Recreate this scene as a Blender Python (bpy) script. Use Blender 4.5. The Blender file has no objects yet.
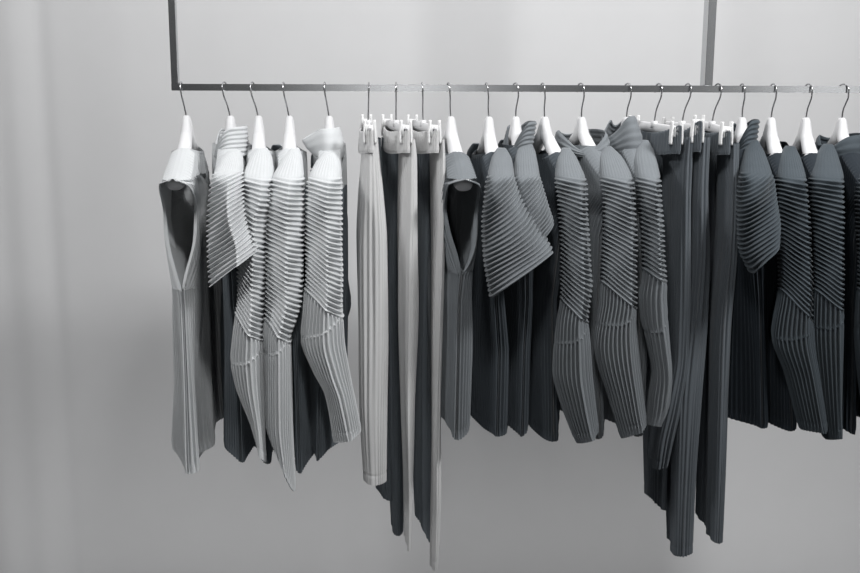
import bpy, math, random
import numpy as np

C = bpy.context.scene.collection
PI = math.pi
rnd = random.Random(7)

# ------------------------------------------------------------------ camera
F_PX = 1050.0
ROD_Z = 1.75
CAM = np.array([0.0, -2.56, ROD_Z + 0.007])
PITCH = math.radians(10.86)
ROLL = math.radians(0.2)
cd = bpy.data.cameras.new('camera')
cam = bpy.data.objects.new('camera', cd)
C.objects.link(cam)
cd.sensor_width = 36.0
cd.lens = F_PX * 36.0 / 860.0
cd.clip_end = 50
cam.location = CAM
cam.rotation_euler = (PI / 2 - PITCH, 0, 0)
cam.rotation_mode = 'XYZ'
from mathutils import Matrix, Vector
Rm = Matrix.Rotation(PI / 2 - PITCH, 3, 'X') @ Matrix.Rotation(ROLL, 3, 'Z')
cam.rotation_euler = Rm.to_euler()
bpy.context.scene.camera = cam
R = np.array(Rm)


def at(px, py, Y):
    """world x, z of the sight line through a pixel where it meets the plane y = Y"""
    px, py, Y = np.broadcast_arrays(np.asarray(px, float), np.asarray(py, float), np.asarray(Y, float))
    d0 = (px - 430) / F_PX
    d1 = -(py - 286.5) / F_PX
    dx = R[0, 0] * d0 + R[0, 1] * d1 - R[0, 2]
    dy = R[1, 0] * d0 + R[1, 1] * d1 - R[1, 2]
    dz = R[2, 0] * d0 + R[2, 1] * d1 - R[2, 2]
    t = (Y - CAM[1]) / dy
    return CAM[0] + t * dx, CAM[2] + t * dz


# ------------------------------------------------------------------ materials
def mat(name, col, rough=0.6, metal=0.0, sheen=0.0, bump=0.0, scale=400, vary=0.0, spec=0.5, aniso=0.0):
    m = bpy.data.materials.new(name)
    m.use_nodes = True
    nt = m.node_tree
    b = nt.nodes['Principled BSDF']
    b.inputs['Base Color'].default_value = (*col, 1)
    b.inputs['Roughness'].default_value = rough
    b.inputs['Metallic'].default_value = metal
    b.inputs['Sheen Weight'].default_value = sheen
    b.inputs['Sheen Roughness'].default_value = 0.4
    b.inputs['Specular IOR Level'].default_value = spec
    tc = nt.nodes.new('ShaderNodeTexCoord')
    if vary:
        n = nt.nodes.new('ShaderNodeTexNoise')
        n.inputs['Scale'].default_value = 9
        n.inputs['Detail'].default_value = 4
        nt.links.new(tc.outputs['Object'], n.inputs['Vector'])
        r = nt.nodes.new('ShaderNodeMixRGB')
        r.inputs['Color1'].default_value = (*[c * (1 - vary) for c in col], 1)
        r.inputs['Color2'].default_value = (*[min(1, c * (1 + vary)) for c in col], 1)
        nt.links.new(n.outputs['Fac'], r.inputs['Fac'])
        nt.links.new(r.outputs['Color'], b.inputs['Base Color'])
    if bump:
        n = nt.nodes.new('ShaderNodeTexNoise')
        n.inputs['Scale'].default_value = scale
        n.inputs['Detail'].default_value = 2
        nt.links.new(tc.outputs['Object'], n.inputs['Vector'])
        bp = nt.nodes.new('ShaderNodeBump')
        bp.inputs['Strength'].default_value = bump
        bp.inputs['Distance'].default_value = 0.002
        nt.links.new(n.outputs['Fac'], bp.inputs['Height'])
        nt.links.new(bp.outputs['Normal'], b.inputs['Normal'])
    return m


M = {
    'wall': mat('wall_paint', (0.62, 0.62, 0.625), 0.85, bump=0.05, scale=60, vary=0.02, spec=0.2),
    'floor': mat('floor_concrete', (0.07, 0.075, 0.08), 0.6, vary=0.08),
    'ceiling': mat('ceiling_paint', (0.6, 0.6, 0.6), 0.9),
    'steel': mat('brushed_steel', (0.50, 0.51, 0.52), 0.27, 1.0),
    'wire': mat('hook_wire', (0.45, 0.45, 0.46), 0.25, 1.0),
    'hanger': mat('white_hanger', (0.72, 0.72, 0.73), 0.45, spec=0.4),
    'clip': mat('white_clip', (0.82, 0.82, 0.82), 0.35),
    'spring': mat('clip_spring', (0.12, 0.12, 0.13), 0.3, 0.9),
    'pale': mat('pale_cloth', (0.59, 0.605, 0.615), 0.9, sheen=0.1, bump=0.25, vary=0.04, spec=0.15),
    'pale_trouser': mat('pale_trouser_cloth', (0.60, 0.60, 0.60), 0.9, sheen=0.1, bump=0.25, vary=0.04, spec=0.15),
    'grey': mat('pale_cloth_darker', (0.145, 0.165, 0.182), 0.9, sheen=0.1, bump=0.25, vary=0.05, spec=0.15),
    'char': mat('charcoal_cloth', (0.175, 0.190, 0.203), 0.85, sheen=0.2, bump=0.25, vary=0.06, spec=0.2),
    'slate': mat('slate_trouser_cloth', (0.104, 0.118, 0.132), 0.85, sheen=0.2, bump=0.25, vary=0.06, spec=0.2),
    'deep': mat('charcoal_cloth_darker', (0.056, 0.066, 0.076), 0.85, sheen=0.15, bump=0.25, vary=0.06, spec=0.2),
    'night': mat('near_black_cloth_darker', (0.020, 0.026, 0.033), 0.85, sheen=0.1, bump=0.25, vary=0.06, spec=0.2),
    'ink': mat('near_black_cloth', (0.060, 0.073, 0.084), 0.85, sheen=0.12, bump=0.25, vary=0.06, spec=0.2),
}


# ------------------------------------------------------------------ mesh helpers
def link_mesh(name, V, Fc, m, parent=None, smooth=True):
    me = bpy.data.meshes.new(name)
    V = np.ascontiguousarray(V, dtype=np.float32)
    Fc = np.ascontiguousarray(Fc, dtype=np.int32)
    me.vertices.add(len(V))
    me.vertices.foreach_set('co', V.ravel())
    n = len(Fc)
    me.loops.add(n * 4)
    me.loops.foreach_set('vertex_index', Fc.ravel())
    me.polygons.add(n)
    me.polygons.foreach_set('loop_start', np.arange(n, dtype=np.int32) * 4)
    me.polygons.foreach_set('loop_total', np.full(n, 4, dtype=np.int32))
    me.update(calc_edges=True)
    me.validate()
    me.polygons.foreach_set('use_smooth', np.full(len(me.polygons), smooth))
    me.materials.append(m)
    o = bpy.data.objects.new(name, me)
    C.objects.link(o)
    if parent is not None:
        o.parent = parent
        me.transform(Matrix.Translation(-Vector(parent.location)))
    return o


def grid_faces(nr, nc, wrap=True, off=0):
    r = np.arange(nr - 1)[:, None]
    c = np.arange(nc if wrap else nc - 1)[None, :]
    c2 = (c + 1) % nc
    f = np.stack([r * nc + c, r * nc + c2, (r + 1) * nc + c2, (r + 1) * nc + c], -1)
    return f.reshape(-1, 4) + off


def normals(P, wrap=True):
    dv = np.gradient(P, axis=0)
    if wrap:
        du = (np.roll(P, -1, 1) - np.roll(P, 1, 1)) * 0.5
    else:
        du = np.gradient(P, axis=1)
    n = np.cross(du, dv)
    L = np.linalg.norm(n, axis=2, keepdims=True)
    return -n / np.maximum(L, 1e-9)


def even_angles(t, A, B, ea, eb):
    """angles (0..2pi) that step evenly round the outline (A cos^ea, B sin^eb); t runs 0..1"""
    th = np.linspace(0, 2 * PI, 4001)
    x = A * np.sign(np.cos(th)) * np.abs(np.cos(th)) ** ea
    y = B * np.sign(np.sin(th)) * np.abs(np.sin(th)) ** eb
    d = np.r_[0, np.cumsum(np.hypot(np.diff(x), np.diff(y)))]
    return np.interp(np.asarray(t) * d[-1], d, th)


def tri(p):
    f = p - np.floor(p)
    return 1 - 4 * np.abs(f - 0.5)          # -1 .. 1


def pleat(p):
    """rounded ridges with a narrow deep fold between them"""
    c = np.cos(2 * PI * p)
    return np.where(c > 0.3, np.clip((c - 0.3) / 0.7, 0, 1) ** 0.6, -2.0 * (np.clip(0.3 - c, 0, 1.3) / 1.3) ** 0.65)


def box(name, x0, x1, y0, y1, z0, z1, m, parent=None, bevel=0.0):
    V = np.array([[x, y, z] for x in (x0, x1) for y in (y0, y1) for z in (z0, z1)])
    Fq = [[0, 1, 3, 2], [4, 6, 7, 5], [0, 4, 5, 1], [2, 3, 7, 6], [0, 2, 6, 4], [1, 5, 7, 3]]
    o = link_mesh(name, V, Fq, m, parent, smooth=False)
    if bevel:
        b = o.modifiers.new('bevel', 'BEVEL')
        b.width = bevel
        b.segments = 2
    return o


def sweep(path, rx, rz, seg=16, side=(1, 0, 0), cap=True):
    """tube along a path; section half sizes rx across `side`, rz across the other way"""
    path = np.array(path, float)
    n = len(path)
    rx = np.broadcast_to(rx, (n,)).astype(float)
    rz = np.broadcast_to(rz, (n,)).astype(float)
    t = np.gradient(path, axis=0)
    t /= np.linalg.norm(t, axis=1, keepdims=True)
    s = np.array(side, float)
    s = s[None, :] - (t @ s)[:, None] * t
    s /= np.linalg.norm(s, axis=1, keepdims=True)
    w = np.cross(t, s)
    a = np.linspace(0, 2 * PI, seg, endpoint=False)
    P = path[:, None, :] + s[:, None, :] * (np.cos(a)[None, :, None] * rx[:, None, None]) + \
        w[:, None, :] * (np.sin(a)[None, :, None] * rz[:, None, None])
    if cap:
        P = np.concatenate([path[:1, None, :] + (P[:1] - path[:1, None, :]) * 0.02, P,
                            path[-1:, None, :] + (P[-1:] - path[-1:, None, :]) * 0.02], 0)
    return P.reshape(-1, 3), grid_faces(P.shape[0], seg)


def join(parts):
    Vs, Fs, o = [], [], 0
    for V, Fq in parts:
        Vs.append(V)
        Fs.append(np.asarray(Fq) + o)
        o += len(V)
    return np.concatenate(Vs), np.concatenate(Fs)


def empty(name, loc, label, cat, group=None):
    o = bpy.data.objects.new(name, None)
    o.empty_display_size = 0.05
    C.objects.link(o)
    o.location = loc
    o['label'] = label
    o['category'] = cat
    if group:
        o['group'] = group
    return o


# ------------------------------------------------------------------ room
def struct(o):
    o['kind'] = 'structure'
    return o


WALL_Y = 0.85
# back wall, with the soft vertical folds of its lining towards the left end
nx, nz = 500, 3
xs = np.linspace(-3.2, 3.2, nx)
relief = np.zeros(nx)
for c, w, h in ((-1.46, 0.06, 0.016), (-1.33, 0.05, 0.010), (-1.24, 0.03, -0.006), (-1.60, 0.05, 0.012), (-1.80, 0.07, 0.014)):
    relief += h * np.exp(-((xs - c) / w) ** 2)
P = np.zeros((nz, nx, 3))
P[..., 0] = xs[None, :]
P[..., 1] = WALL_Y - relief[None, :]
P[..., 2] = np.linspace(3.1, 0, nz)[:, None]
back = np.array(P)
struct(link_mesh('wall_back', P.reshape(-1, 3), grid_faces(nz, nx, False), M['wall']))
struct(box('floor', -3.2, 3.2, -4.6, WALL_Y + 0.1, -0.1, 0, M['floor']))
struct(box('ceiling', -3.2, 3.2, -4.6, WALL_Y + 0.1, 3.1, 3.2, M['ceiling']))
dark_wall = mat('room_wall_paint', (0.22, 0.225, 0.23), 0.85)
struct(box('wall_left', -3.3, -3.2, -4.6, WALL_Y + 0.1, 0, 3.1, M['wall']))
struct(box('wall_right', 3.2, 3.3, -4.6, WALL_Y + 0.1, 0, 3.1, M['wall']))
struct(box('wall_front', -3.3, 3.3, -4.7, -4.6, 0, 3.1, dark_wall))

# ------------------------------------------------------------------ clothing rack
HR = 0.0080
xl0, _ = at(172.2, 87, 0)
xr0, _ = at(707.7, 87, 0)
xl0, xr0 = float(xl0), float(xr0)
rack = empty('clothing_rack', (xl0, 0, ROD_Z), 'thin brushed steel hanging frame with square rail and upright bars carrying all the clothes', 'clothing rack')
box('rail', xl0, 1.75, -0.008, 0.008, ROD_Z - HR, ROD_Z + HR, M['steel'], rack, 0.0)
box('upright_bar', xl0, xl0 + 0.0165, -0.0078, 0.0078, ROD_Z + HR, 3.1, M['steel'], rack, 0.0008)
box('upright_bar', xr0 - 0.0095, xr0 + 0.0095, -0.0078, 0.038, ROD_Z + HR, 3.1, M['steel'], rack, 0.0008)
box('upright_bar', 1.70, 1.7165, -0.0078, 0.0078, ROD_Z + HR, 3.1, M['steel'], rack, 0.0008)

# ------------------------------------------------------------------ hangers
NECK_Z = -0.069      # top of the shaped body below the rail
U_END = 0.196
DROP = 0.133


def hz(u):
    """height of the hanger's centre line below the rail at distance u from the hook"""
    a = np.abs(u) / U_END
    return NECK_Z - 0.018 - DROP * (0.30 * (1 - np.exp(-a * 7)) + 0.70 * a ** 1.05)


def lat(u, xs_):
    a = np.clip(np.asarray(u, float) / U_END, -1.35, 1.35)
    return xs_ * (1.3 * a - 0.3 * a * np.abs(a))


def hook_path(k, neck):
    pts = []
    for i in range(19):
        th = PI * 1.12 - (PI * 1.22) * i / 18
        pts.append((0.0155 * math.cos(th), -0.0030 + 0.0155 * math.sin(th)))
    # th from left (behind) over the top to the front
    pts += [(0.0145, -0.020), (0.009, -0.032), (0.003, -0.045), (0.0005, -0.058), (0, neck)]
    return [(x * k, -x, z) for x, z in pts]


def smooth_path(p, n):
    p = np.array(p, float)
    d = np.r_[0, np.cumsum(np.linalg.norm(np.diff(p, axis=0), axis=1))]
    t = np.linspace(0, d[-1], n)
    q = np.stack([np.interp(t, d, p[:, i]) for i in range(3)], 1)
    for _ in range(3):
        q[1:-1] = (q[:-2] + 2 * q[1:-1] + q[2:]) / 4
    return q


def make_hook(root, hx, k, neck=NECK_Z - 0.004, twist=0.5, lean=0.0):
    p = smooth_path(hook_path(twist, neck), 60)
    p[:, 0] += lean / 417.0 * np.clip((p[:, 2] - neck) / -neck, 0, 1)
    p = p + np.array([hx, 0, ROD_Z])
    V, Fq = sweep(p, 0.0019, 0.0019, 8, side=(1, 0.3, 0))
    link_mesh('hook', V, Fq, M['wire'], root)


def make_hanger(hx, xs_, label, group, twist, lean, wide=1.0):
    root = empty('clothes_hanger', (hx, 0, ROD_Z - 0.08), label, 'hanger', group)
    parts = []
    for sgn in (-1, 1):
        a = np.r_[np.linspace(0.05, 0.3, 10), np.linspace(0.34, 1, 20)]
        u = np.r_[0, 0.001, 0.002, 0.0045, a * U_END]
        Z = ROD_Z + np.r_[NECK_Z, NECK_Z - 0.002, NECK_Z - 0.008, NECK_Z - 0.018, hz(a * U_END) - 0.006 * (a < 0.09)]
        X = hx + lat(-sgn * u, xs_)
        path = np.stack([X, sgn * u, Z], 1)
        path[1:-1] = (path[:-2] + 2 * path[1:-1] + path[2:]) / 4
        aa = np.r_[-.12, -.11, -.08, -.03, a]
        rx = np.interp(aa, [-.12, -.11, -.08, -.03, .05, .3, .7, .94, 1], [.0070, .0090, .0105, .0120, .0140, .0175, .0185, .0185 * wide, .014 * wide])
        rz = np.interp(aa, [-.12, -.11, -.08, -.03, .05, .3, .7, .94, 1], [.0080, .0110, .0130, .0140, .0145, .014, .013, .013, .009])
        parts.append(sweep(path, rx, rz, 20))
    V, Fq = join(parts)
    link_mesh('hanger_body', V, Fq, M['hanger'], root)
    make_hook(root, hx, 0, twist=twist, lean=lean)
    return root


def make_clip_hanger(hx, xs_, tilt, label, group, twist, lean):
    """white bar hanger with a clip near each end; xs_ is the sideways reach of the near end"""
    root = empty('clip_hanger', (hx, 0, ROD_Z - 0.09), label, 'hanger', group)
    U = 0.145
    uu = np.linspace(-U, U, 25)
    X = hx - uu / U * xs_
    Z = ROD_Z - 0.092 + uu * tilt
    V, Fq = sweep(np.stack([X, uu, Z], 1), 0.006, 0.0115, 16)
    V2, F2 = sweep([(hx, 0, ROD_Z - 0.076), (hx, 0, ROD_Z - 0.084), (hx, 0, ROD_Z - 0.092)], 0.008, 0.014, 14)
    V, Fq = join([(V, Fq), (V2, F2)])
    link_mesh('bar', V, Fq, M['hanger'], root)
    make_hook(root, hx, 0, neck=-0.080, twist=twist, lean=lean)
    for sgn in (-1, 1):
        uc = sgn * (U - 0.014)
        xc = hx - uc / U * xs_
        zc = ROD_Z - 0.092 + uc * tilt
        ps = []
        for s2 in (-1, 1):
            # two jaws, each with a squeeze prong standing above the bar
            q = [(xc + s2 * 0.0120, uc, zc - 0.030), (xc + s2 * 0.0125, uc, zc - 0.012), (xc + s2 * 0.0115, uc, zc + 0.006),
                 (xc + s2 * 0.0105, uc, zc + 0.018), (xc + s2 * 0.0105, uc, zc + 0.023)]
            ps.append(sweep(smooth_path(q, 12), 0.0036, 0.011, 14))
        ps.append(sweep([(xc, uc, zc - 0.014), (xc, uc, zc - 0.012), (xc, uc, zc + 0.010), (xc, uc, zc + 0.012)],
                        [.009, .0125, .0115, .008], [.009, .0125, .0125, .008], 20))
        V, Fq = join(ps)
        cl = link_mesh('clip', V, Fq, M['clip'], root)
        V, Fq = sweep([(xc - 0.004, uc + sgn * 0.0135, zc + 0.001), (xc, uc + sgn * 0.0137, zc + 0.001), (xc + 0.004, uc + sgn * 0.0135, zc + 0.001)], 0.003, 0.003, 10, side=(0, 1, 0))
        sp = link_mesh('spring', V, Fq, M['spring'])
        sp.parent = cl
        sp.matrix_parent_inverse = Matrix.Identity(4)
        sp.data.transform(Matrix.Translation(-Vector(root.location)))
    return root


# ------------------------------------------------------------------ cloth builders
def interp_rows(rows, y):
    rows = np.array(rows, float)
    out = []
    k = rows[:, 0]
    for j in range(1, rows.shape[1]):
        out.append(monotone(k, rows[:, j], y))
    return out


def monotone(x, v, q):
    """smooth (Catmull-like, slope limited) interpolation"""
    h = np.diff(x)
    s = np.diff(v) / h
    m = np.zeros(len(x))
    m[0], m[-1] = s[0], s[-1]
    for i in range(1, len(x) - 1):
        if s[i - 1] * s[i] > 0:
            w1, w2 = 2 * h[i] + h[i - 1], h[i] + 2 * h[i - 1]
            m[i] = (w1 + w2) / (w1 / s[i - 1] + w2 / s[i])
    q = np.asarray(q, float)
    i = np.clip(np.searchsorted(x, q) - 1, 0, len(h) - 1)
    t = np.clip((q - x[i]) / h[i], -0.3, 1.3)
    t2, t3 = t * t, t ** 3
    return (2 * t3 - 3 * t2 + 1) * v[i] + (t3 - 2 * t2 + t) * h[i] * m[i] + (-2 * t3 + 3 * t2) * v[i + 1] + (t3 - t2) * h[i] * m[i + 1]


def sstep(x, a, b):
    t = np.clip((x - a) / (b - a), 0, 1)
    return t * t * (3 - 2 * t)


SL_Y = [(130, -0.030, 0.000), (148, -0.085, -0.045), (165, -0.160, -0.085), (182, -0.222, -0.125), (205, -0.248, -0.150),
        (300, -0.255, -0.165), (450, -0.240, -0.160), (500, -0.235, -0.17)]


def sleeve(rows, hem, m, parent, elbow=None, seam=None, pitch=4.75, top_pleat=178, crease=0.0, dy=0.0, amp=0.0034,
           amp2=0.0032, vert_pitch=0.0078, tl=0.0, ydata=SL_Y, mirror=None, seed=0, name='sleeve', q=1.0, lobes=0.0):
    """one sleeve: crosswise pleats down to the slanted elbow line, lengthwise pleats from there to the cuff"""
    r = random.Random(seed)
    y0 = rows[0][0]
    ys_ = np.array(rows)[:, 0]
    wmax = max(b - a for _, a, b in rows) / 445.0
    per = 2.6 * (0.5 * wmax + 0.045)
    npl = max(12, int(per / vert_pitch))
    nc = npl * (8 if q == 1 else 5) if elbow else int(220 * q)
    tt = np.arange(nc) / nc
    phi = even_angles(tt, 0.5 * wmax, 0.042, 0.85, 0.85)
    cx, sy = np.cos(phi), np.sin(phi)
    ex = 0.85
    cxs = np.sign(cx) * np.abs(cx) ** ex
    sys_ = np.sign(sy) * np.abs(sy) ** ex
    s = 0.5 + 0.5 * cxs                                   # 0 left edge .. 1 right edge
    if elbow:
        L1, L2 = elbow
        h0, h1 = hem
        n1 = int(round((0.5 * (L1 + L2) - y0) / pitch)) * (10 if q == 1 else 5) + 1
        pitch = (0.5 * (L1 + L2) - y0) / round((0.5 * (L1 + L2) - y0) / pitch)
        n2 = int(70 * q)
        v1 = np.linspace(0, 1, n1)[:, None]
        e = L1 + (L2 - L1) * s[None, :]
        y1 = y0 + v1 * (e - y0)
        v2 = np.linspace(0, 1, n2)[1:, None]
        hm = h0 + (h1 - h0) * s[None, :]
        y2 = e + v2 * (hm - e)
        y = np.concatenate([y1, y2], 0)
        npleat = (0.5 * (L1 + L2) - y0) / pitch
        ph = np.concatenate([v1 * npleat + tl * (1 - v1) * s[None, :] / pitch, np.full_like(y2, npleat)], 0)
        up = np.concatenate([np.ones_like(y1), np.zeros_like(y2)], 0)
        dist = np.concatenate([(y1 - e), (y2 - e)], 0)
    else:
        h0, h1 = hem
        n1 = int((max(h0, h1) - y0) / (1.0 if q < 1 else 0.45))
        v1 = np.linspace(0, 1, n1)[:, None]
        hm = h0 + (h1 - h0) * s[None, :]
        y = y0 + v1 * (hm - y0)
        ph = v1 * ((0.5 * (h0 + h1) - y0) / pitch) + tl * (1 - v1) * s[None, :] / pitch
        up = np.ones_like(y)
        dist = y - 10000
    xl, xr = interp_rows(rows, y)
    yn, yf = interp_rows(ydata, y)
    yn = yn + dy
    yf = yf + dy
    ym = 0.5 * (yn + yf)
    X0, Z = at(0.5 * (xl + xr), y, ym)
    hw = 0.5 * (xr - xl) / F_PX * (ym - CAM[1]) * 0.985
    hw = hw * (0.55 + 0.45 * np.sqrt(np.clip((y - y0) / 9.0, 0, 1)))
    hw = np.maximum(hw, 0.0015)
    X = X0 + hw * cxs[None, :]
    Yc = ym + 0.5 * (yf - yn) * sys_[None, :]
    if crease:
        # a pressed fold line down the near face: the face becomes two planes meeting on it
        near = np.clip(-sy, 0, 1)[None, :]
        lin = np.where(cxs < crease, (cxs + 1) / (1 + crease), (1 - cxs) / (1 - crease))[None, :]
        tgt = ym - 0.5 * (yf - yn) * lin
        k = (near > 0) * sstep(y, 165, 200) * 0.75
        Yc = Yc * (1 - k) + tgt * k
    P = np.stack([X, Yc, Z], -1)
    if mirror is not None:
        P = mirror(P)
    # slow drape
    N = normals(P)
    d = np.zeros_like(y)
    for k in range(4):
        fr, p1, p2 = r.choice([1, 2, 3]), r.uniform(0, 6), r.uniform(0.01, 0.03)
        d += 0.0012 * np.sin(fr * phi[None, :] + p1 + y * p2)
    d *= sstep(y, y0 + 20, y0 + 80)
    if lobes:
        d += lobes * np.sin(3 * phi + r.uniform(0, 6))[None, :] * sstep(y, max(h0, h1) - 90, max(h0, h1))
    # pleats
    pl = pleat(ph + 0.10 * np.sin(2 * phi)[None, :]) * amp * up * sstep(y, top_pleat - 3, top_pleat + 5)
    am = 0.75 + 0.25 * np.sin(y * 0.11 + 3 * phi[None, :] + seed)
    pl = pl * am
    lw = (1 - up) * sstep(dist, 0, 5) if elbow else 0 * up
    if seam:
        sm0 = seam[0] + (seam[1] - seam[0]) * s[None, :] + 5 * np.sin(PI * s)[None, :]
        lw = lw * (1 - 0.75 * np.exp(-((y - sm0) / 2.0) ** 2))
    lw = lw * (0.35 + 0.65 * sstep(hm - y, 0, 9))
    vp = pleat(tt[None, :] * npl + 0 * y) * amp2 * np.clip(hw / 0.022, 0.12, 1)
    # fine lengthwise pleats above the shoulder seam
    vp0 = tri(tt[None, :] * npl + 0 * y) * 0.00022 * (1 - sstep(y, top_pleat - 6, top_pleat))
    d += pl + vp * lw + vp0
    if elbow:
        d += 0.0010 * np.exp(-(dist / 1.6) ** 2)
        if seam:
            sm = seam[0] + (seam[1] - seam[0]) * s[None, :] + 5 * np.sin(PI * s)[None, :]
            d += 0.0016 * np.exp(-((y - sm) / 1.3) ** 2)
    # stitched hem
    dh = hm - y
    d += 0.0006 * (dh < 9) - 0.0012 * np.exp(-((dh - 9.5) / 0.9) ** 2)
    P = P + N * d[..., None]
    # turned-in hem edge
    inn = P[-1] - N[-1] * 0.0022
    inn2 = inn + (P[-8] - P[-1])
    P = np.concatenate([P, inn[None], inn2[None]], 0)
    # closed shoulder end
    c0 = P[0].mean(0)
    P = np.concatenate([(c0 + (P[0] - c0) * 0.05)[None], P], 0)
    return link_mesh(name, P.reshape(-1, 3), grid_faces(P.shape[0], nc), m, parent, smooth=False)


def mirror_for(hx, xs_, shift=0.0):
    """turn a near sleeve round the hook's upright axis to make the far one"""
    def f(Pn):
        Q = Pn.copy()
        Q[..., 0] = 2 * hx - Pn[..., 0] + shift
        Q[..., 1] = -Pn[..., 1] * 0.98
        return Q[:, ::1]
    return f


def body(hx, xs_, rows, hem, m, parent, U=0.176, armhole=None, seed=0, neck=0.075, pitch=0.0080, amp=0.0032, fold=0.010,
         neck_drop=0.012, neck_w=0.040, ushoulder=0.214, q=1.0, hemwave=0.010, farf=0.7, neardrop=0.012, fargap=0.8, shoulder_mat=None, nf=0.62):
    """the trunk of a top: hung over the hanger's shoulders, open at the neck and hem. rows = (y px, near end x px, half thickness px)"""
    r = random.Random(seed)
    per = 4 * U
    npl = int(per / pitch)
    npl -= npl % 4
    nc = npl * 8
    nr = int(110 * q)
    a = even_angles(np.arange(nc) / nc, U, 0.030, 0.8, 0.6)           # 0 near end, pi far end
    if armhole:
        half = nc // 2
        hh = even_angles(np.linspace(0, 0.5, half), U, 0.030, 0.8, 0.6)
        a = np.concatenate([hh, hh + PI])
        nc = len(a)
    v = (np.linspace(0, 1, nr) ** 1.35)[:, None]
    zr = np.array([at(x, y, -0.17)[1] for y, x, t in rows], float)[::-1]
    xr_ = np.array([at(x, y, -0.17)[0] for y, x, t in rows], float)[::-1]
    tr = np.array([t / 445.0 for y, x, t in rows], float)[::-1]
    zhem = float(at(rows[-1][1], hem, -0.17)[1])
    zsh = ROD_Z + hz(U_END)
    A = np.broadcast_to(a[None, :], (nr, nc)).copy()
    ca0 = np.cos(a)[None, :]
    u0 = ushoulder * np.sign(ca0) * np.abs(ca0) ** 0.8
    ztop = ROD_Z + hz(np.clip(u0, -U_END, U_END)) + 0.0195 - 0.0045 * np.abs(u0) / U_END
    ztop = ztop - (-0.006 if armhole else 0.02) * sstep(np.abs(u0), U_END - 0.004, ushoulder)
    inside = np.clip(1 - np.abs(u0) / neck, 0, 1)
    znk = ROD_Z + hz(neck) + 0.018
    ztop = np.where(np.abs(u0) < neck, znk - neck_drop * np.sin(np.clip(inside, 0, 1) * PI / 2), ztop)
    zl = zhem + hemwave * np.sin(a * 3 + r.uniform(0, 6))[None, :] * 0.5
    zl = zl + neardrop * (1 - 2 * np.abs(np.cos(a / 2))[None, :] ** 6)
    z = ztop + v * (zl - ztop)
    if armhole:
        ztopA, zbotA, wA = armhole
        t = np.clip((z - zbotA) / (ztopA - zbotA), 0, 1)
        gap = wA * t ** 0.62 * np.sqrt(np.clip(1 - t ** 3, 0, 1))
        gap = np.where(z > ztopA, 0, gap)
        gap = np.where(z < zbotA, 0, gap)
        s2 = (a % PI) / PI
        s2 = np.where(np.arange(nc) == nc // 2 - 1, 1.0, s2)
        base = np.where(np.arange(nc) < nc // 2, 0.0, PI)
        first = (np.arange(nc) < nc // 2)[None, :]
        g0 = np.where(first, gap, gap * fargap)
        g1 = np.where(first, gap * fargap, gap)
        A = base[None, :] + g0 + (PI - g0 - g1) * s2[None, :]
    ca, sa = np.cos(A), np.sin(A)
    near_x = np.interp(z, zr, xr_)
    T = np.interp(z, zr, tr)
    below = np.clip(ztop - z, 0, 1)
    # widths
    Uz = ushoulder + (U - ushoulder) * sstep(zsh + 0.01 - z, 0.02, 0.08)
    u = Uz * np.sign(ca) * np.abs(ca) ** 0.8
    open_ = neck_w * np.sqrt(np.clip(inside, 0, 1))
    sheath = 0.0265 * np.sqrt(np.clip(below / 0.012, 0, 1))
    if armhole:
        sheath = sheath * (1 + 0.75 * (np.clip(u0, -0.02, 1) / ushoulder) ** 2)
    Tz = np.maximum(np.maximum(T * np.sqrt(np.clip(below / 0.11, 0, 1)), sheath), open_)
    Tz = Tz * (0.9 + 0.1 * np.abs(sa))
    Tz = Tz * (1 - (1 - nf) * sstep(u, U - 0.11, U) * sstep(below, 0.10, 0.28))
    ex = 0.30 + 0.5 * sstep(zsh - z, -0.01, 0.10)
    x = Tz * np.sign(sa) * np.abs(sa) ** ex
    # axis of the section: shoulders follow the hanger, lower down they follow the rows
    nx_hang = lat(u, xs_)
    off = (near_x - hx)
    wgt = sstep(zsh - z, 0.015, 0.12)
    axis = nx_hang * (1 - wgt) + wgt * (off * np.where(u > 0, 1, farf) * u / U)
    amp_f = fold * sstep(below, 0.05, 0.45)
    for k in range(5):
        fr, p1, p2 = r.uniform(12, 42), r.uniform(0, 6), r.uniform(-5, 5)
        axis = axis + amp_f * 0.42 * np.sin(fr * u + p1 + p2 * z) * sstep(np.abs(sa), 0.0, 0.6)
        x = x * (1 + 0.10 * amp_f / 0.01 * np.sin(1.7 * fr * u + p1 * 2 + p2 * z))
    P = np.stack([hx + axis + x, -u, z + 0 * x], -1)
    N = normals(P, wrap=not armhole)
    aa = np.linspace(0, 1, nc, endpoint=False)
    pl = pleat(aa * npl)[None, :] * amp * (0.3 + 0.7 * sstep(z - zl, 0, 0.024)) * (0.55 + 0.45 * sstep(below, 0.02, 0.15)) * sstep(below, 0.0, 0.03)
    dh = z - zl
    pl = pl + 0.0007 * (dh < 0.022) - 0.0012 * np.exp(-((dh - 0.0235) / 0.002) ** 2)
    P = P + N * pl[..., None]
    if armhole:
        h = nc // 2
        c0 = gap[:, 0] < 1e-6
        av = 0.5 * (P[:, 0] + P[:, -1])
        P[c0, 0] = av[c0]
        P[c0, -1] = av[c0]
        av = 0.5 * (P[:, h - 1] + P[:, h])
        P[c0, h - 1] = av[c0]
        P[c0, h] = av[c0]
    P = np.concatenate([P, (P[-1] - N[-1] * 0.002)[None], (P[-1] - N[-1] * 0.002 + (P[-3] - P[-1]))[None]], 0)
    nr2 = P.shape[0]
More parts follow.
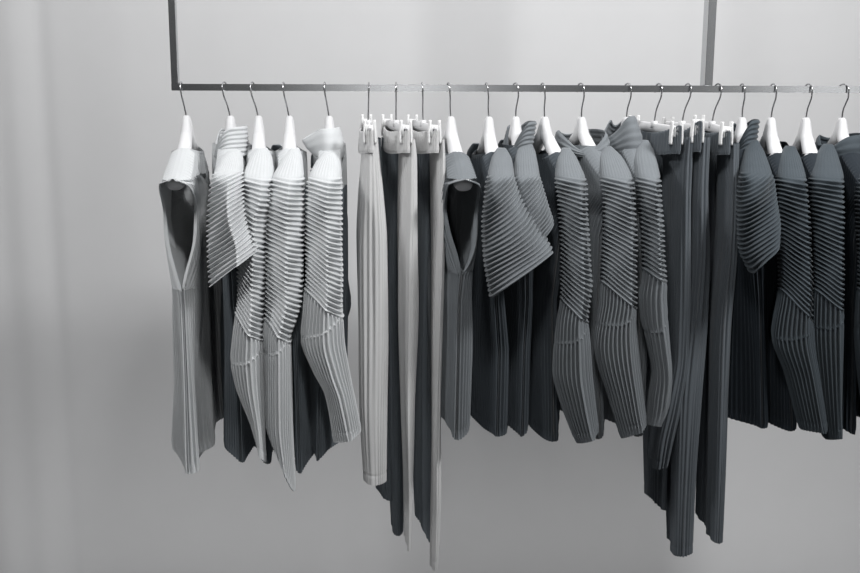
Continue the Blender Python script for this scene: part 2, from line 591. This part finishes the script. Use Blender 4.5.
    if armhole:
        h = nc // 2
        Fa = grid_faces(nr2, nc, False).reshape(nr2 - 1, nc - 1, 4)
        keep = [c for c in range(nc - 1) if c != h - 1]
        Fq = Fa[:, keep].reshape(-1, 4)
        V = P.reshape(-1, 3)
        ob = link_mesh('body', V, Fq, m, parent, smooth=False)
        # bound edge of the near armhole
        msk = (z[:, 0] <= ztopA + 0.001) & (z[:, 0] >= zbotA - 0.001)
        e1 = P[:nr][msk, 0] if False else P[:nr, 0][msk]
        e2 = P[:nr, nc - 1][msk]
        loop = np.concatenate([e1, e2[::-1]], 0)
        V, Fq = sweep(smooth_path(loop, 120), 0.0022, 0.0022, 8, side=(0.2, 1, 0))
        link_mesh('armhole_binding', V, Fq, m, parent)
        return ob
    ob = link_mesh('body', P.reshape(-1, 3), grid_faces(nr2, nc), m, parent, smooth=False)
    if shoulder_mat:  # faces above shoulder level keep the near sleeve's tone
        ob.data.materials.append(shoulder_mat)
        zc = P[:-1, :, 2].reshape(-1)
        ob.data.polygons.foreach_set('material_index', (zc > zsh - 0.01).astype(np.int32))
    return ob


def collar(hx, xs_, m, parent, h_side=0.055, h_end=0.015, ru=0.080, rx=0.040, lean=0.0, leanu=0.0, base=-0.002, stripes=5, seed=0,
           top_scale=0.9, slump=0.0, amp=0.0019, amin=5.1, spread=0.7, flare=0.0):
    """standing collar: a pleated ring round the neck opening, high at front and back of the garment, lower over the shoulders"""
    r = random.Random(seed)
    nc, nr = 120, stripes * 8 + 2
    a = np.linspace(0, 2 * PI, nc, endpoint=False)
    v = np.linspace(0, 1, nr)[:, None]
    ca, sa = np.cos(a)[None, :], np.sin(a)[None, :]
    zb = ROD_Z + hz(ru) + base
    H = h_end + (h_side - h_end) * np.abs(sa) ** 1.5
    ang = np.abs((a - amin + PI) % (2 * PI) - PI)[None, :]
    H = h_end + (h_side - h_end) * (1 - np.exp(-(ang / spread) ** 2))
    H = H * (1 - 0.25 * np.exp(-((a - PI) / 0.7) ** 2))
    sc = 1 + (top_scale - 1) * v + slump * np.sin(v * PI)
    u = ru * ca * sc + leanu * v
    x = rx * sa * sc + lean * v
    z = zb + H * v
    x = x - flare * v * np.exp(-((a - 4.9) / 0.45) ** 2)[None, :]
    z = z - 0.25 * abs(flare) * v * np.exp(-((a - 4.9) / 0.45) ** 2)[None, :]
    P = np.stack([hx + lat(u, xs_) + x, -u, z], -1)
    N = normals(P)
    d = -tri(v * stripes) * amp * np.ones_like(a)[None, :] + 0.002 * np.sin(3 * a + r.uniform(0, 6))[None, :] * v
    P = P + N * d[..., None]
    P = np.concatenate([P, (P[-1] + N[-1] * 0.002)[None], (P[-5] + N[-5] * 0.002)[None]], 0)
    return link_mesh('collar', P.reshape(-1, 3), grid_faces(P.shape[0], nc), m, parent)


def leg(rows, hem, ydata, k, m, parent, seed=0, pitch=0.0085, amp=0.0015, drape=0.004):
    r = random.Random(seed)
    y0 = rows[0][0]
    nc = 240
    phi = even_angles(np.arange(nc) / nc, 0.018, 0.055, 1, 1)
    cx, sy = np.cos(phi), np.sin(phi)
    s = 0.5 + 0.5 * cx
    n = 150
    hm = (hem[0] + (hem[1] - hem[0]) * s)[None, :]
    y = y0 + np.linspace(0, 1, n)[:, None] * (hm - y0)
    xl, xr = interp_rows(rows, y)
    yn, yf = interp_rows(ydata, y)
    ym = 0.5 * (yn + yf)
    hb = 0.5 * (yf - yn)
    X0, Z = at(0.5 * (xl + xr), y, ym)
    w = 0.5 * (xr - xl) / F_PX * (ym - CAM[1])
    kk = k * (1 - 0.5 * sstep(y, 180, 480))
    aa = np.sqrt(np.maximum(w * w - (kk * hb) ** 2, (0.45 * w) ** 2))
    Yo = hb * sy[None, :]
    P = np.stack([X0 + aa * cx[None, :] - kk * Yo, ym + Yo, Z], -1)
    N = normals(P)
    d = np.zeros_like(y)
    g = sstep(y, y0, y0 + 120)
    for i in range(6):
        fr = r.choice([3, 4, 5, 6, 7, 9])
        d += drape * 0.30 * g * np.sin(fr * phi[None, :] + r.uniform(0, 6) + (y - y0) * r.uniform(-0.014, 0.014)) / (0.6 + fr * 0.12)
    npl = 30
    d += pleat(np.arange(nc) / nc * npl + 0.02 * np.sin(5 * phi))[None, :] * amp * (0.6 + 0.4 * np.sin(y * 0.02 + phi[None, :] * 3 + seed))
    dh = hm - y
    d += -0.0010 * np.exp(-((dh - 9) / 1.1) ** 2)
    P = P + N * d[..., None]
    P = np.concatenate([P, (P[-1] - N[-1] * 0.002)[None], (P[-1] - N[-1] * 0.002 + (P[-3] - P[-1]))[None]], 0)
    return link_mesh('leg', P.reshape(-1, 3), grid_faces(P.shape[0], nc), m, parent, smooth=False)


def waistband(hx, xs_, tilt, near_px, m, parent, top=0.002, height=0.052, seed=0, rise=0.0, amp=0.0014):
    """gathered elastic band gripped by the clips; xs_ sideways reach of the near end"""
    U = 0.148
    nc, nr = 360, 26
    a = np.linspace(0, 2 * PI, nc, endpoint=False)
    ca, sa = np.cos(a)[None, :], np.sin(a)[None, :]
    u = U * np.sign(ca) * np.abs(ca) ** 0.75
    T = 0.0145 + 0.006 * np.cos(u / U * PI / 2)
    x = T * np.sign(sa) * np.abs(sa) ** 0.8
    v = np.linspace(0, 1, nr)[:, None]
    sag = 0.012 * np.cos(u / U * PI / 2)
    z = ROD_Z - 0.092 - u * tilt + top - sag - v * height + rise * np.clip(ca, 0, 1) ** 3 * (1 - v)
    grow = 1 + 0.2 * v
    P = np.stack([hx + u / U * xs_ + x * grow, -u + 0 * v, z + 0 * x], -1)
    N = normals(P)
    d = pleat(np.arange(nc) / nc * 50)[None, :] * amp * (1 - 0.5 * v) - 0.0015 * np.exp(-((v - 0.97) / 0.05) ** 2)
    P = P + N * d[..., None]
    P = np.concatenate([(P[2] - N[2] * 0.002)[None], (P[0] - N[0] * 0.002)[None], P], 0)
    return link_mesh('waistband', P.reshape(-1, 3), grid_faces(P.shape[0], nc), m, parent)


# ------------------------------------------------------------------ tops
def hook_x(px):
    return float(at(px, 105, 0)[0])


# hook turn and lean (px) for each hook
HK = {186: (0.05, -4), 230: (-0.2, -5), 258: (-0.2, -5), 289: (0.0, -5), 329: (0.0, -4), 368: (0.05, 1), 396: (0.05, 0), 423: (0.1, -1),
      451: (0.2, -3), 489: (0.2, -3), 516: (0.4, -1), 545: (0.25, -3), 582: (0.4, -2), 627: (0.4, 0), 655: (0.35, 3), 683: (0.35, 4),
      713: (0.35, 4), 743: (0.15, -2), 772: (0.25, 0), 807: (0.3, 0), 843: (0.5, -1), 879: (0.4, 0)}


def top_common(hp, sp):
    hx = hook_x(hp)
    xs_ = float(at(sp, 186, -0.205)[0]) - hx
    return hx, xs_


GT = 'pale tops at the left of the rail'
GC = 'charcoal tops in the middle of the rail'
GD = 'near-black tops at the right of the rail'
HG = 'shaped white hangers carrying tops'
tops = [
    # name, mat, hook px, shoulder px, label, hanger label, group, body rows, hem, sleeve dict, collar dict
    dict(name='sleeveless_top', m='pale', hp=186, sp=174, group=GT,
         label='pale grey sleeveless top with long open armhole at the left end of rail',
         hl='white hanger at the left corner of the rail, holding the pale sleeveless top',
         vest=(181, 291, 1.25), body=[(150, 178, 18), (190, 175, 20), (250, 180, 17), (300, 185, 14), (380, 188, 15), (450, 190, 17)], hem=461,
         U=0.19, kw=dict(fold=0.014, neardrop=0.03, farf=-1.2, nf=0.7)),
    dict(name='short_sleeved_top', m='pale', hp=230, sp=222, group=GT,
         label='pale grey top with a flared short sleeve and pleated stand collar',
         hl='white hanger holding the pale short-sleeved top with the flared sleeve',
         body=[(150, 228, 14), (190, 226, 14), (300, 232, 13), (360, 238, 15), (455, 241, 17)], hem=456, kw=dict(farf=-0.2),
         sl=dict(rows=[(150, 226, 243), (165, 218, 243), (180, 211, 243), (200, 209, 243), (215, 208, 245), (250, 207, 258), (288, 209, 259)],
                 hem=(287, 250), top_pleat=172, tl=10, pitch=4.4, dy=-0.03, crease=0.3),
         col=dict(h_side=0.072, h_end=0.010, rx=0.043, stripes=7)),
    dict(name='long_sleeved_top', m='pale', hp=258, sp=256, group=GT,
         label='pale grey long-sleeved top whose sleeve bulges left below the flared short sleeve',
         hl='white hanger in front of the third pale top from the left',
         body=[(150, 258, 14), (190, 258, 14), (300, 260, 13), (460, 266, 13)], hem=458,
         sl=dict(rows=[(148, 254, 270), (165, 247, 273), (180, 242, 274), (200, 240, 273), (215, 238, 268), (300, 236, 264), (345, 231, 263),
                       (358, 230, 263), (380, 234, 263), (430, 253, 264), (465, 260, 266)],
                 hem=(432, 462), elbow=(312, 340), seam=(362, 350), crease=0.4)),
    dict(name='long_sleeved_top', m='pale', hp=289, sp=287, group=GT,
         label='pale grey long-sleeved top with the lowest, pointed cuff of the pale tops',
         hl='white hanger holding the pale top with the long pointed cuff',
         body=[(150, 290, 14), (190, 288, 14), (300, 294, 13), (465, 300, 13)], hem=466,
         sl=dict(rows=[(148, 289, 301), (165, 279, 303), (180, 271, 304), (200, 267, 304), (260, 266, 304), (300, 266, 303), (320, 265, 298),
                       (340, 264, 291), (360, 264, 291), (420, 265, 291), (460, 274, 292), (492, 283, 294)],
                 hem=(430, 491), elbow=(318, 342), seam=(352, 339), crease=0.25)),
    dict(name='long_sleeved_top', m='pale', hp=329, sp=328, group=GT,
         label='pale grey long-sleeved top with folded funnel collar, nearest the pale trousers',
         hl='white hanger poking out of the pale folded funnel collar',
         body=[(150, 328, 13), (190, 326, 15), (300, 322, 14), (455, 318, 14)], hem=455, kw=dict(farf=-1.0),
         sl=dict(rows=[(152, 322, 338), (165, 314, 341), (180, 308, 342), (200, 306, 342), (260, 306, 343), (290, 305, 343), (315, 303, 343),
                       (337, 301, 344), (370, 313, 349), (395, 326, 354), (433, 333, 362), (443, 334, 364)],
                 hem=(442, 432), elbow=(288, 317), seam=(337, 316), crease=0.3),
         col=dict(h_side=0.070, h_end=0.048, rx=0.036, stripes=3, amp=0.0005, slump=0.12, top_scale=0.8, amin=4.9, spread=0.6, lean=-0.004, flare=0.034)),
    dict(name='sleeveless_top', m='char', hp=451, sp=464, group=GC,
         label='charcoal sleeveless top with an open armhole, right beside the pale trousers',
         hl='white hanger holding the charcoal sleeveless top',
         vest=(180, 274, 1.2), body=[(150, 464, 14), (190, 464, 15), (250, 464, 13), (300, 459, 15), (435, 456, 16)], hem=431, U=0.19,
         kw=dict(neck=0.085, fargap=0.25)),
    dict(name='short_sleeved_top', m='char', hp=489, sp=500, group=GC,
         label='charcoal collarless top with a wide pleated short sleeve pointing right',
         hl='white hanger of the round-neck charcoal short-sleeved top',
         body=[(150, 498, 14), (190, 497, 14), (300, 496, 16), (350, 499, 16), (437, 497, 16)], hem=433,
         sl=dict(rows=[(148, 495, 508), (160, 491, 512), (178, 487, 515), (200, 484, 523), (225, 482, 537), (252, 482, 551), (299, 489, 552)],
                 hem=(297, 253), top_pleat=176, tl=20, pitch=4.2, dy=-0.03), kw=dict(neck=0.085)),
    dict(name='short_sleeved_top', m='char', hp=516, sp=530, group=GC,
         label='charcoal top with short pleated sleeve and standing pleated collar',
         hl='white hanger inside the standing collar of the charcoal short-sleeved top',
         body=[(150, 526, 13), (190, 526, 14), (300, 527, 14), (350, 524, 14), (432, 522, 15)], hem=430,
         sl=dict(rows=[(142, 520, 533), (150, 517, 535), (165, 514, 538), (180, 513, 541), (200, 513, 547), (222, 514, 554), (262, 516, 556)],
                 hem=(264, 223), top_pleat=176, tl=18, pitch=3.9),
         col=dict(h_side=0.086, h_end=0.016, rx=0.035, stripes=8, lean=0.014)),
    dict(name='long_sleeved_top', m='char', hp=545, sp=576, group=GC,
         label='charcoal collarless long-sleeved top, leftmost of the charcoal long-sleeved tops',
         hl='white hanger of the charcoal round-neck long-sleeved top',
         body=[(150, 572, 14), (190, 566, 16), (300, 552, 18), (441, 554, 18)], hem=438,
         sl=dict(rows=[(148, 560, 572), (165, 556, 580), (180, 555, 586), (200, 558, 588), (250, 560, 590), (285, 560, 592), (300, 560, 590),
                       (322, 557, 588), (345, 555, 590), (370, 554, 592), (400, 561, 595), (443, 577, 600)],
                 hem=(443, 432), elbow=(297, 322), seam=(342, 325), crease=0.4), kw=dict(neck=0.085)),
    dict(name='long_sleeved_top', m='char', hp=582, sp=616, trunk=1, group=GC,
         label='charcoal long-sleeved top with a wide slumped pleated collar around its white hanger',
         hl='white hanger rising from the wide slumped charcoal collar',
         body=[(150, 608, 15), (190, 604, 17), (300, 598, 18), (437, 600, 17)], hem=434,
         sl=dict(rows=[(146, 602, 613), (160, 599, 624), (178, 600, 632), (200, 604, 635), (250, 603, 638), (300, 601, 638), (323, 597, 636),
                       (345, 594, 638), (400, 608, 643), (438, 620, 648)],
                 hem=(438, 424), elbow=(281, 308), seam=(323, 311), crease=0.5),
         col=dict(h_side=0.066, h_end=0.018, rx=0.054, stripes=4, slump=0.12, amin=5.9, spread=1.0, amp=0.0012, ru=0.075), kw=dict(neck_w=0.055)),
    dict(name='long_sleeved_top', m='char', hp=627, sp=650, trunk=1, group=GC,
         label='charcoal long-sleeved top with tall funnel collar, next to the dark trousers',
         hl='white hanger almost hidden inside the tall twisted charcoal collar',
         body=[(150, 646, 13), (190, 644, 14), (300, 640, 15), (432, 636, 14)], hem=433,
         sl=dict(rows=[(140, 638, 650), (160, 634, 656), (180, 636, 660), (210, 640, 662), (250, 642, 664), (275, 643, 666), (295, 640, 666),
                       (315, 641, 667), (345, 648, 669), (375, 653, 671), (400, 650, 669), (425, 648, 661)],
                 hem=(424, 420), elbow=(268, 281), seam=(330, 317), crease=0.3),
         col=dict(h_side=0.094, h_end=0.045, rx=0.038, stripes=5, slump=0.15, amp=0.0010, ru=0.07, top_scale=0.7, amin=5.0, lean=-0.010, flare=0.022)),
    dict(name='short_sleeved_top', m='ink', hp=743, sp=757, group=GD,
         label='near-black short-sleeved top with a striped standing collar, right beside the dark trousers',
         hl='white hanger behind the striped near-black standing collar',
         body=[(150, 754, 15), (190, 755, 16), (300, 760, 19), (425, 762, 20)], hem=425,
         sl=dict(rows=[(140, 749, 759), (155, 744, 765), (175, 741, 771), (200, 739, 775), (225, 738, 778), (250, 740, 777), (274, 751, 777)],
                 hem=(273, 243), top_pleat=174, tl=18, pitch=4.2, dy=-0.02),
         col=dict(h_side=0.092, h_end=0.016, rx=0.034, stripes=8, lean=0.008)),
    dict(name='long_sleeved_top', m='ink', hp=772, sp=793, group=GD,
         label='near-black long-sleeved top whose forearm swings out to the left, after the dark short-sleeved one',
         hl='white hanger of the near-black top whose forearm swings left',
         body=[(150, 790, 14), (190, 788, 16), (300, 786, 18), (428, 792, 18)], hem=427,
         sl=dict(rows=[(146, 784, 796), (160, 779, 800), (180, 777, 805), (200, 778, 808), (240, 779, 811), (290, 780, 813), (320, 775, 813),
                       (335, 773, 814), (375, 786, 819), (430, 800, 827)],
                 hem=(429, 428), elbow=(288, 321), seam=(338, 323), crease=0.45, tl=5), kw=dict(neck=0.085)),
    dict(name='long_sleeved_top', m='ink', hp=807, sp=828, group=GD,
         label='near-black long-sleeved top with a straight narrow cuff hanging lowest at the right',
         hl='white hanger of the near-black top with the straight narrow cuff',
         body=[(150, 826, 14), (190, 824, 15), (300, 820, 16), (430, 824, 17)], hem=428,
         sl=dict(rows=[(144, 822, 834), (160, 815, 838), (180, 811, 842), (200, 812, 842), (250, 813, 842), (288, 814, 842), (325, 813, 842),
                       (380, 818, 841), (440, 826, 839)],
                 hem=(439, 432), elbow=(288, 311), seam=(326, 314), crease=0.5, tl=5), kw=dict(neck=0.085)),
    dict(name='long_sleeved_top', m='ink', hp=843, sp=873, group=GD,
         label='near-black top with open dark collar, cut by the right edge',
         hl='last whole white hanger at the right edge of the photo',
         body=[(150, 864, 15), (190, 860, 17), (300, 852, 18), (430, 852, 18)], hem=428,
         sl=dict(rows=[(144, 866, 878), (160, 861, 882), (180, 858, 886), (200, 858, 887), (250, 858, 887), (288, 859, 887), (325, 858, 887),
                       (380, 863, 887), (440, 871, 887)],
                 hem=(439, 432), elbow=(288, 311), seam=(326, 314), crease=0.5, tl=5),
         col=dict(h_side=0.060, h_end=0.022, rx=0.052, stripes=3, slump=0.1, amp=0.0010), kw=dict(neck_w=0.05)),
    dict(name='long_sleeved_top', m='ink', hp=879, sp=908, group=GD,
         label='near-black top showing only a sliver of collar at the right edge',
         hl='white hanger beyond the right edge, behind the last near-black top',
         body=[(150, 900, 15), (190, 898, 16), (300, 892, 17), (430, 892, 17)], hem=428,
         sl=dict(rows=[(144, 902, 914), (160, 897, 918), (180, 894, 922), (200, 894, 923), (288, 895, 923), (325, 894, 923),
                       (380, 899, 923), (440, 907, 923)],
                 hem=(439, 432), elbow=(288, 311), seam=(326, 314), crease=0.5, tl=5),
         col=dict(h_side=0.050, h_end=0.014, rx=0.050, stripes=3, amp=0.0010), kw=dict(neck_w=0.05)),
]

for i, t in enumerate(tops):
    hx, xs_ = top_common(t['hp'], t['sp'])
    make_hanger(hx, xs_, t['hl'], HG, *HK[t['hp']], wide=1.2 if 'vest' in t else 1.0)
    root = empty(t['name'], (hx, 0, ROD_Z - 0.18), t['label'], 'top', t['group'])
    m = M[t['m']]
    kw = dict(t.get('kw', {}))
    if 'vest' in t:
        kw['ushoulder'] = 0.220
        ya, yb, w = t['vest']
        za, zb = float(at(t['sp'], ya, -0.2)[1]), float(at(t['sp'], yb, -0.2)[1])
        kw['armhole'] = (za, zb, w)
    if 'col' in t:
        kw.update(neck=0.062, neck_drop=0.0, neck_w=t['col']['rx'] + 0.003)
    bm = m if 'vest' in t or 'trunk' in t else M[{'pale': 'grey', 'char': 'deep', 'ink': 'night'}[t['m']]]  # most trunks and far sleeves are darker than the near sleeve
    body(hx, xs_, t['body'], t['hem'], bm, root, shoulder_mat=m if t['m'] == 'pale' and 'vest' not in t else None, U=t.get('U', 0.176), seed=i * 7 + 3, **kw)
    if 'sl' in t:
        s = dict(t['sl'])
        sleeve(s.pop('rows'), s.pop('hem'), m, root, seed=i + 11, **s)
        s = dict(t['sl'])
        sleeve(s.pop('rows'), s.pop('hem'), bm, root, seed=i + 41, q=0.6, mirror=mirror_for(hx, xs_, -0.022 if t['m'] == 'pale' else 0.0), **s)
    if 'col' in t:
        collar(hx, xs_, m, root, seed=i, **t['col'])

# ------------------------------------------------------------------ trousers
NEAR = [(120, -0.140, -0.002), (200, -0.138, -0.008), (320, -0.125, -0.02), (560, -0.115, -0.035)]
FAR = [(120, 0.002, 0.140), (200, 0.008, 0.138), (320, 0.02, 0.125), (560, 0.035, 0.115)]
GP = 'pale trousers on clip hangers'
GS = 'dark trousers on clip hangers'
CH = 'white clip hangers carrying trousers'
trousers = [
    dict(m='pale_trouser', hp=368, np=370, tilt=0.02, group=GP, label='pale grey pleated trousers with the widest leg and highest hem, leftmost trousers',
         hl='white clip hanger of the leftmost pale trousers',
         near=([(138, 362, 378), (160, 361, 380), (200, 358, 384), (240, 356, 387), (330, 357, 388), (400, 358, 387), (480, 363, 386)], (478, 480)),
         far=([(138, 363, 381), (200, 364, 384), (300, 366, 388), (400, 371, 390), (497, 377, 394)], (488, 498)), amp=0.0014),
    dict(m='pale_trouser', hp=396, np=407, tilt=0.02, group=GP, label='pale grey trousers with a slim pointed near leg, middle of the three pale trousers',
         hl='white clip hanger of the middle pale trousers',
         near=([(138, 400, 415), (160, 398, 417), (240, 397.5, 417), (300, 398, 418), (400, 401, 414), (480, 404, 412), (547, 405, 410)], (540, 547)),
         far=([(138, 381, 402), (240, 381, 402), (400, 386, 403), (480, 388, 404), (531, 391, 403)], (528, 531)), amp=0.0010),
    dict(m='pale_trouser', hp=423, np=436, tilt=0.02, group=GP, label='pale grey trousers with the longest narrow leg, hanging next to the charcoal sleeveless top',
         hl='white clip hanger of the pale trousers beside the charcoal sleeveless top',
         near=([(138, 430, 444), (160, 430, 445), (240, 431, 444), (400, 431.5, 441), (480, 431, 441), (566, 430.5, 438)], (566, 560)),
         far=([(138, 410, 431), (240, 412, 432), (400, 412, 433), (480, 413, 433), (541, 416, 431)], (513, 541)), amp=0.0010),
    dict(m='slate', hp=655, np=679, tilt=0.02, group=GS, label='dark slate trousers with the shortest legs, just right of the funnel-collar top',
         hl='white clip hanger with its bar bare, just right of the funnel-collar top',
         near=([(136, 671, 687), (160, 668, 687), (200, 667, 686), (300, 668, 687), (350, 668, 685), (400, 660, 680), (440, 652, 672), (466, 650, 666)], (466, 458)),
         far=([(136, 642, 668), (200, 648, 670), (300, 650, 672), (400, 644, 668), (508, 646, 664)], (494, 508)), amp=0.0021, rise=0.012),
    dict(m='slate', hp=683, np=699, tilt=-0.01, group=GS, label='dark slate trousers with the lowest hem, middle of the three dark trousers',
         hl='white clip hanger of the middle dark trousers',
         near=([(136, 689, 706), (200, 687, 705), (250, 687, 706), (300, 684, 705), (400, 674, 699), (480, 672, 694), (552, 671, 691)], (552, 548)),
         far=([(136, 668, 690), (300, 670, 690), (400, 667, 688), (543, 669, 682)], (541, 543)), amp=0.0021, rise=0.018),
    dict(m='slate', hp=713, np=728, tilt=0.03, group=GS, label='dark slate trousers with plain flat waistband end, right beside the near-black tops',
         hl='white clip hanger of the dark trousers beside the near-black tops',
         near=([(142, 720, 735), (200, 720, 734), (250, 718, 733), (330, 711, 729), (400, 710, 726), (539, 708, 720)], (536, 538)),
         far=([(142, 702, 720), (300, 701, 718), (531, 696, 712)], (515, 531)), amp=0.0019),
]
for i, t in enumerate(trousers):
    hx = hook_x(t['hp'])
    xs_ = float(at(t['np'], 130, -0.145)[0]) - hx
    make_clip_hanger(hx, xs_, t['tilt'], t['hl'], CH, *HK[t['hp']])
    root = empty('trousers', (hx, 0, ROD_Z - 0.12), t['label'], 'trousers', t['group'])
    m = M[t['m']]
    waistband(hx, xs_, t['tilt'], t['np'], m, root, seed=i, rise=t.get('rise', 0), amp=t['amp'])
    k = xs_ / 0.145
    leg(*t['near'], NEAR, k, m, root, seed=i * 5 + 1, amp=t['amp'])
    leg(*t['far'], FAR, k, M['grey'] if i in (0, 1, 2) else m, root, seed=i * 5 + 2, amp=t['amp'])  # pale pairs: far leg darker than the near one

# ------------------------------------------------------------------ light
def area(name, loc, target, size, power, col=(1, 1, 1), spread=PI, size_y=None):
    l = bpy.data.lights.new(name, 'AREA')
    l.energy = power
    l.color = col
    l.size = size
    if size_y:
        l.shape = 'RECTANGLE'
        l.size_y = size_y
    l.spread = spread
    o = bpy.data.objects.new(name, l)
    C.objects.link(o)
    o.location = loc
    d = Vector(target) - Vector(loc)
    o.rotation_euler = d.to_track_quat('-Z', 'Y').to_euler()
    return o


area('ceiling_spot', (1.5, -1.3, 2.95), (0.25, 0.0, 1.35), 0.38, 31, spread=math.radians(150))
area('ceiling_spot', (0.1, -1.35, 2.95), (0.0, 0.0, 1.35), 0.25, 10, spread=math.radians(150))
area('ceiling_spot', (-1.7, -1.3, 2.95), (-0.4, 0.0, 1.35), 0.38, 14, spread=math.radians(150))
area('wall_fill_top', (0.1, 0.25, 3.02), (0.1, 0.85, 1.9), 3.6, 11.5, size_y=0.2)  # added unseen light from above, brightens only the back wall
area('wall_fill_low', (0.1, 0.25, 0.04), (0.1, 0.85, 0.75), 3.6, 5.8, size_y=0.15)  # added unseen light near the floor, lifts the lower wall
area('rail_highlight_strip', (-0.16, -4.55, 1.75), (-0.16, 0, 1.75), 0.12, 6, size_y=1.0)  # added strip light for the highlight mid rail, not a window
area('rail_highlight_strip', (2.65, -4.55, 1.75), (2.65, 0, 1.75), 0.18, 6, size_y=1.0)  # second added strip, for the highlight towards the rail's right; no window
W = bpy.data.worlds.new('world')
bpy.context.scene.world = W
W.use_nodes = True
W.node_tree.nodes['Background'].inputs[0].default_value = (0.5, 0.6, 0.7, 1)
W.node_tree.nodes['Background'].inputs[1].default_value = 0.1

bpy.context.scene.cycles.denoising_prefilter = 'ACCURATE'
vs = bpy.context.scene.view_settings
vs.view_transform = 'Standard'
vs.look = 'None'
vs.gamma = 1
vs.use_curve_mapping = False
vs.exposure = 0.0
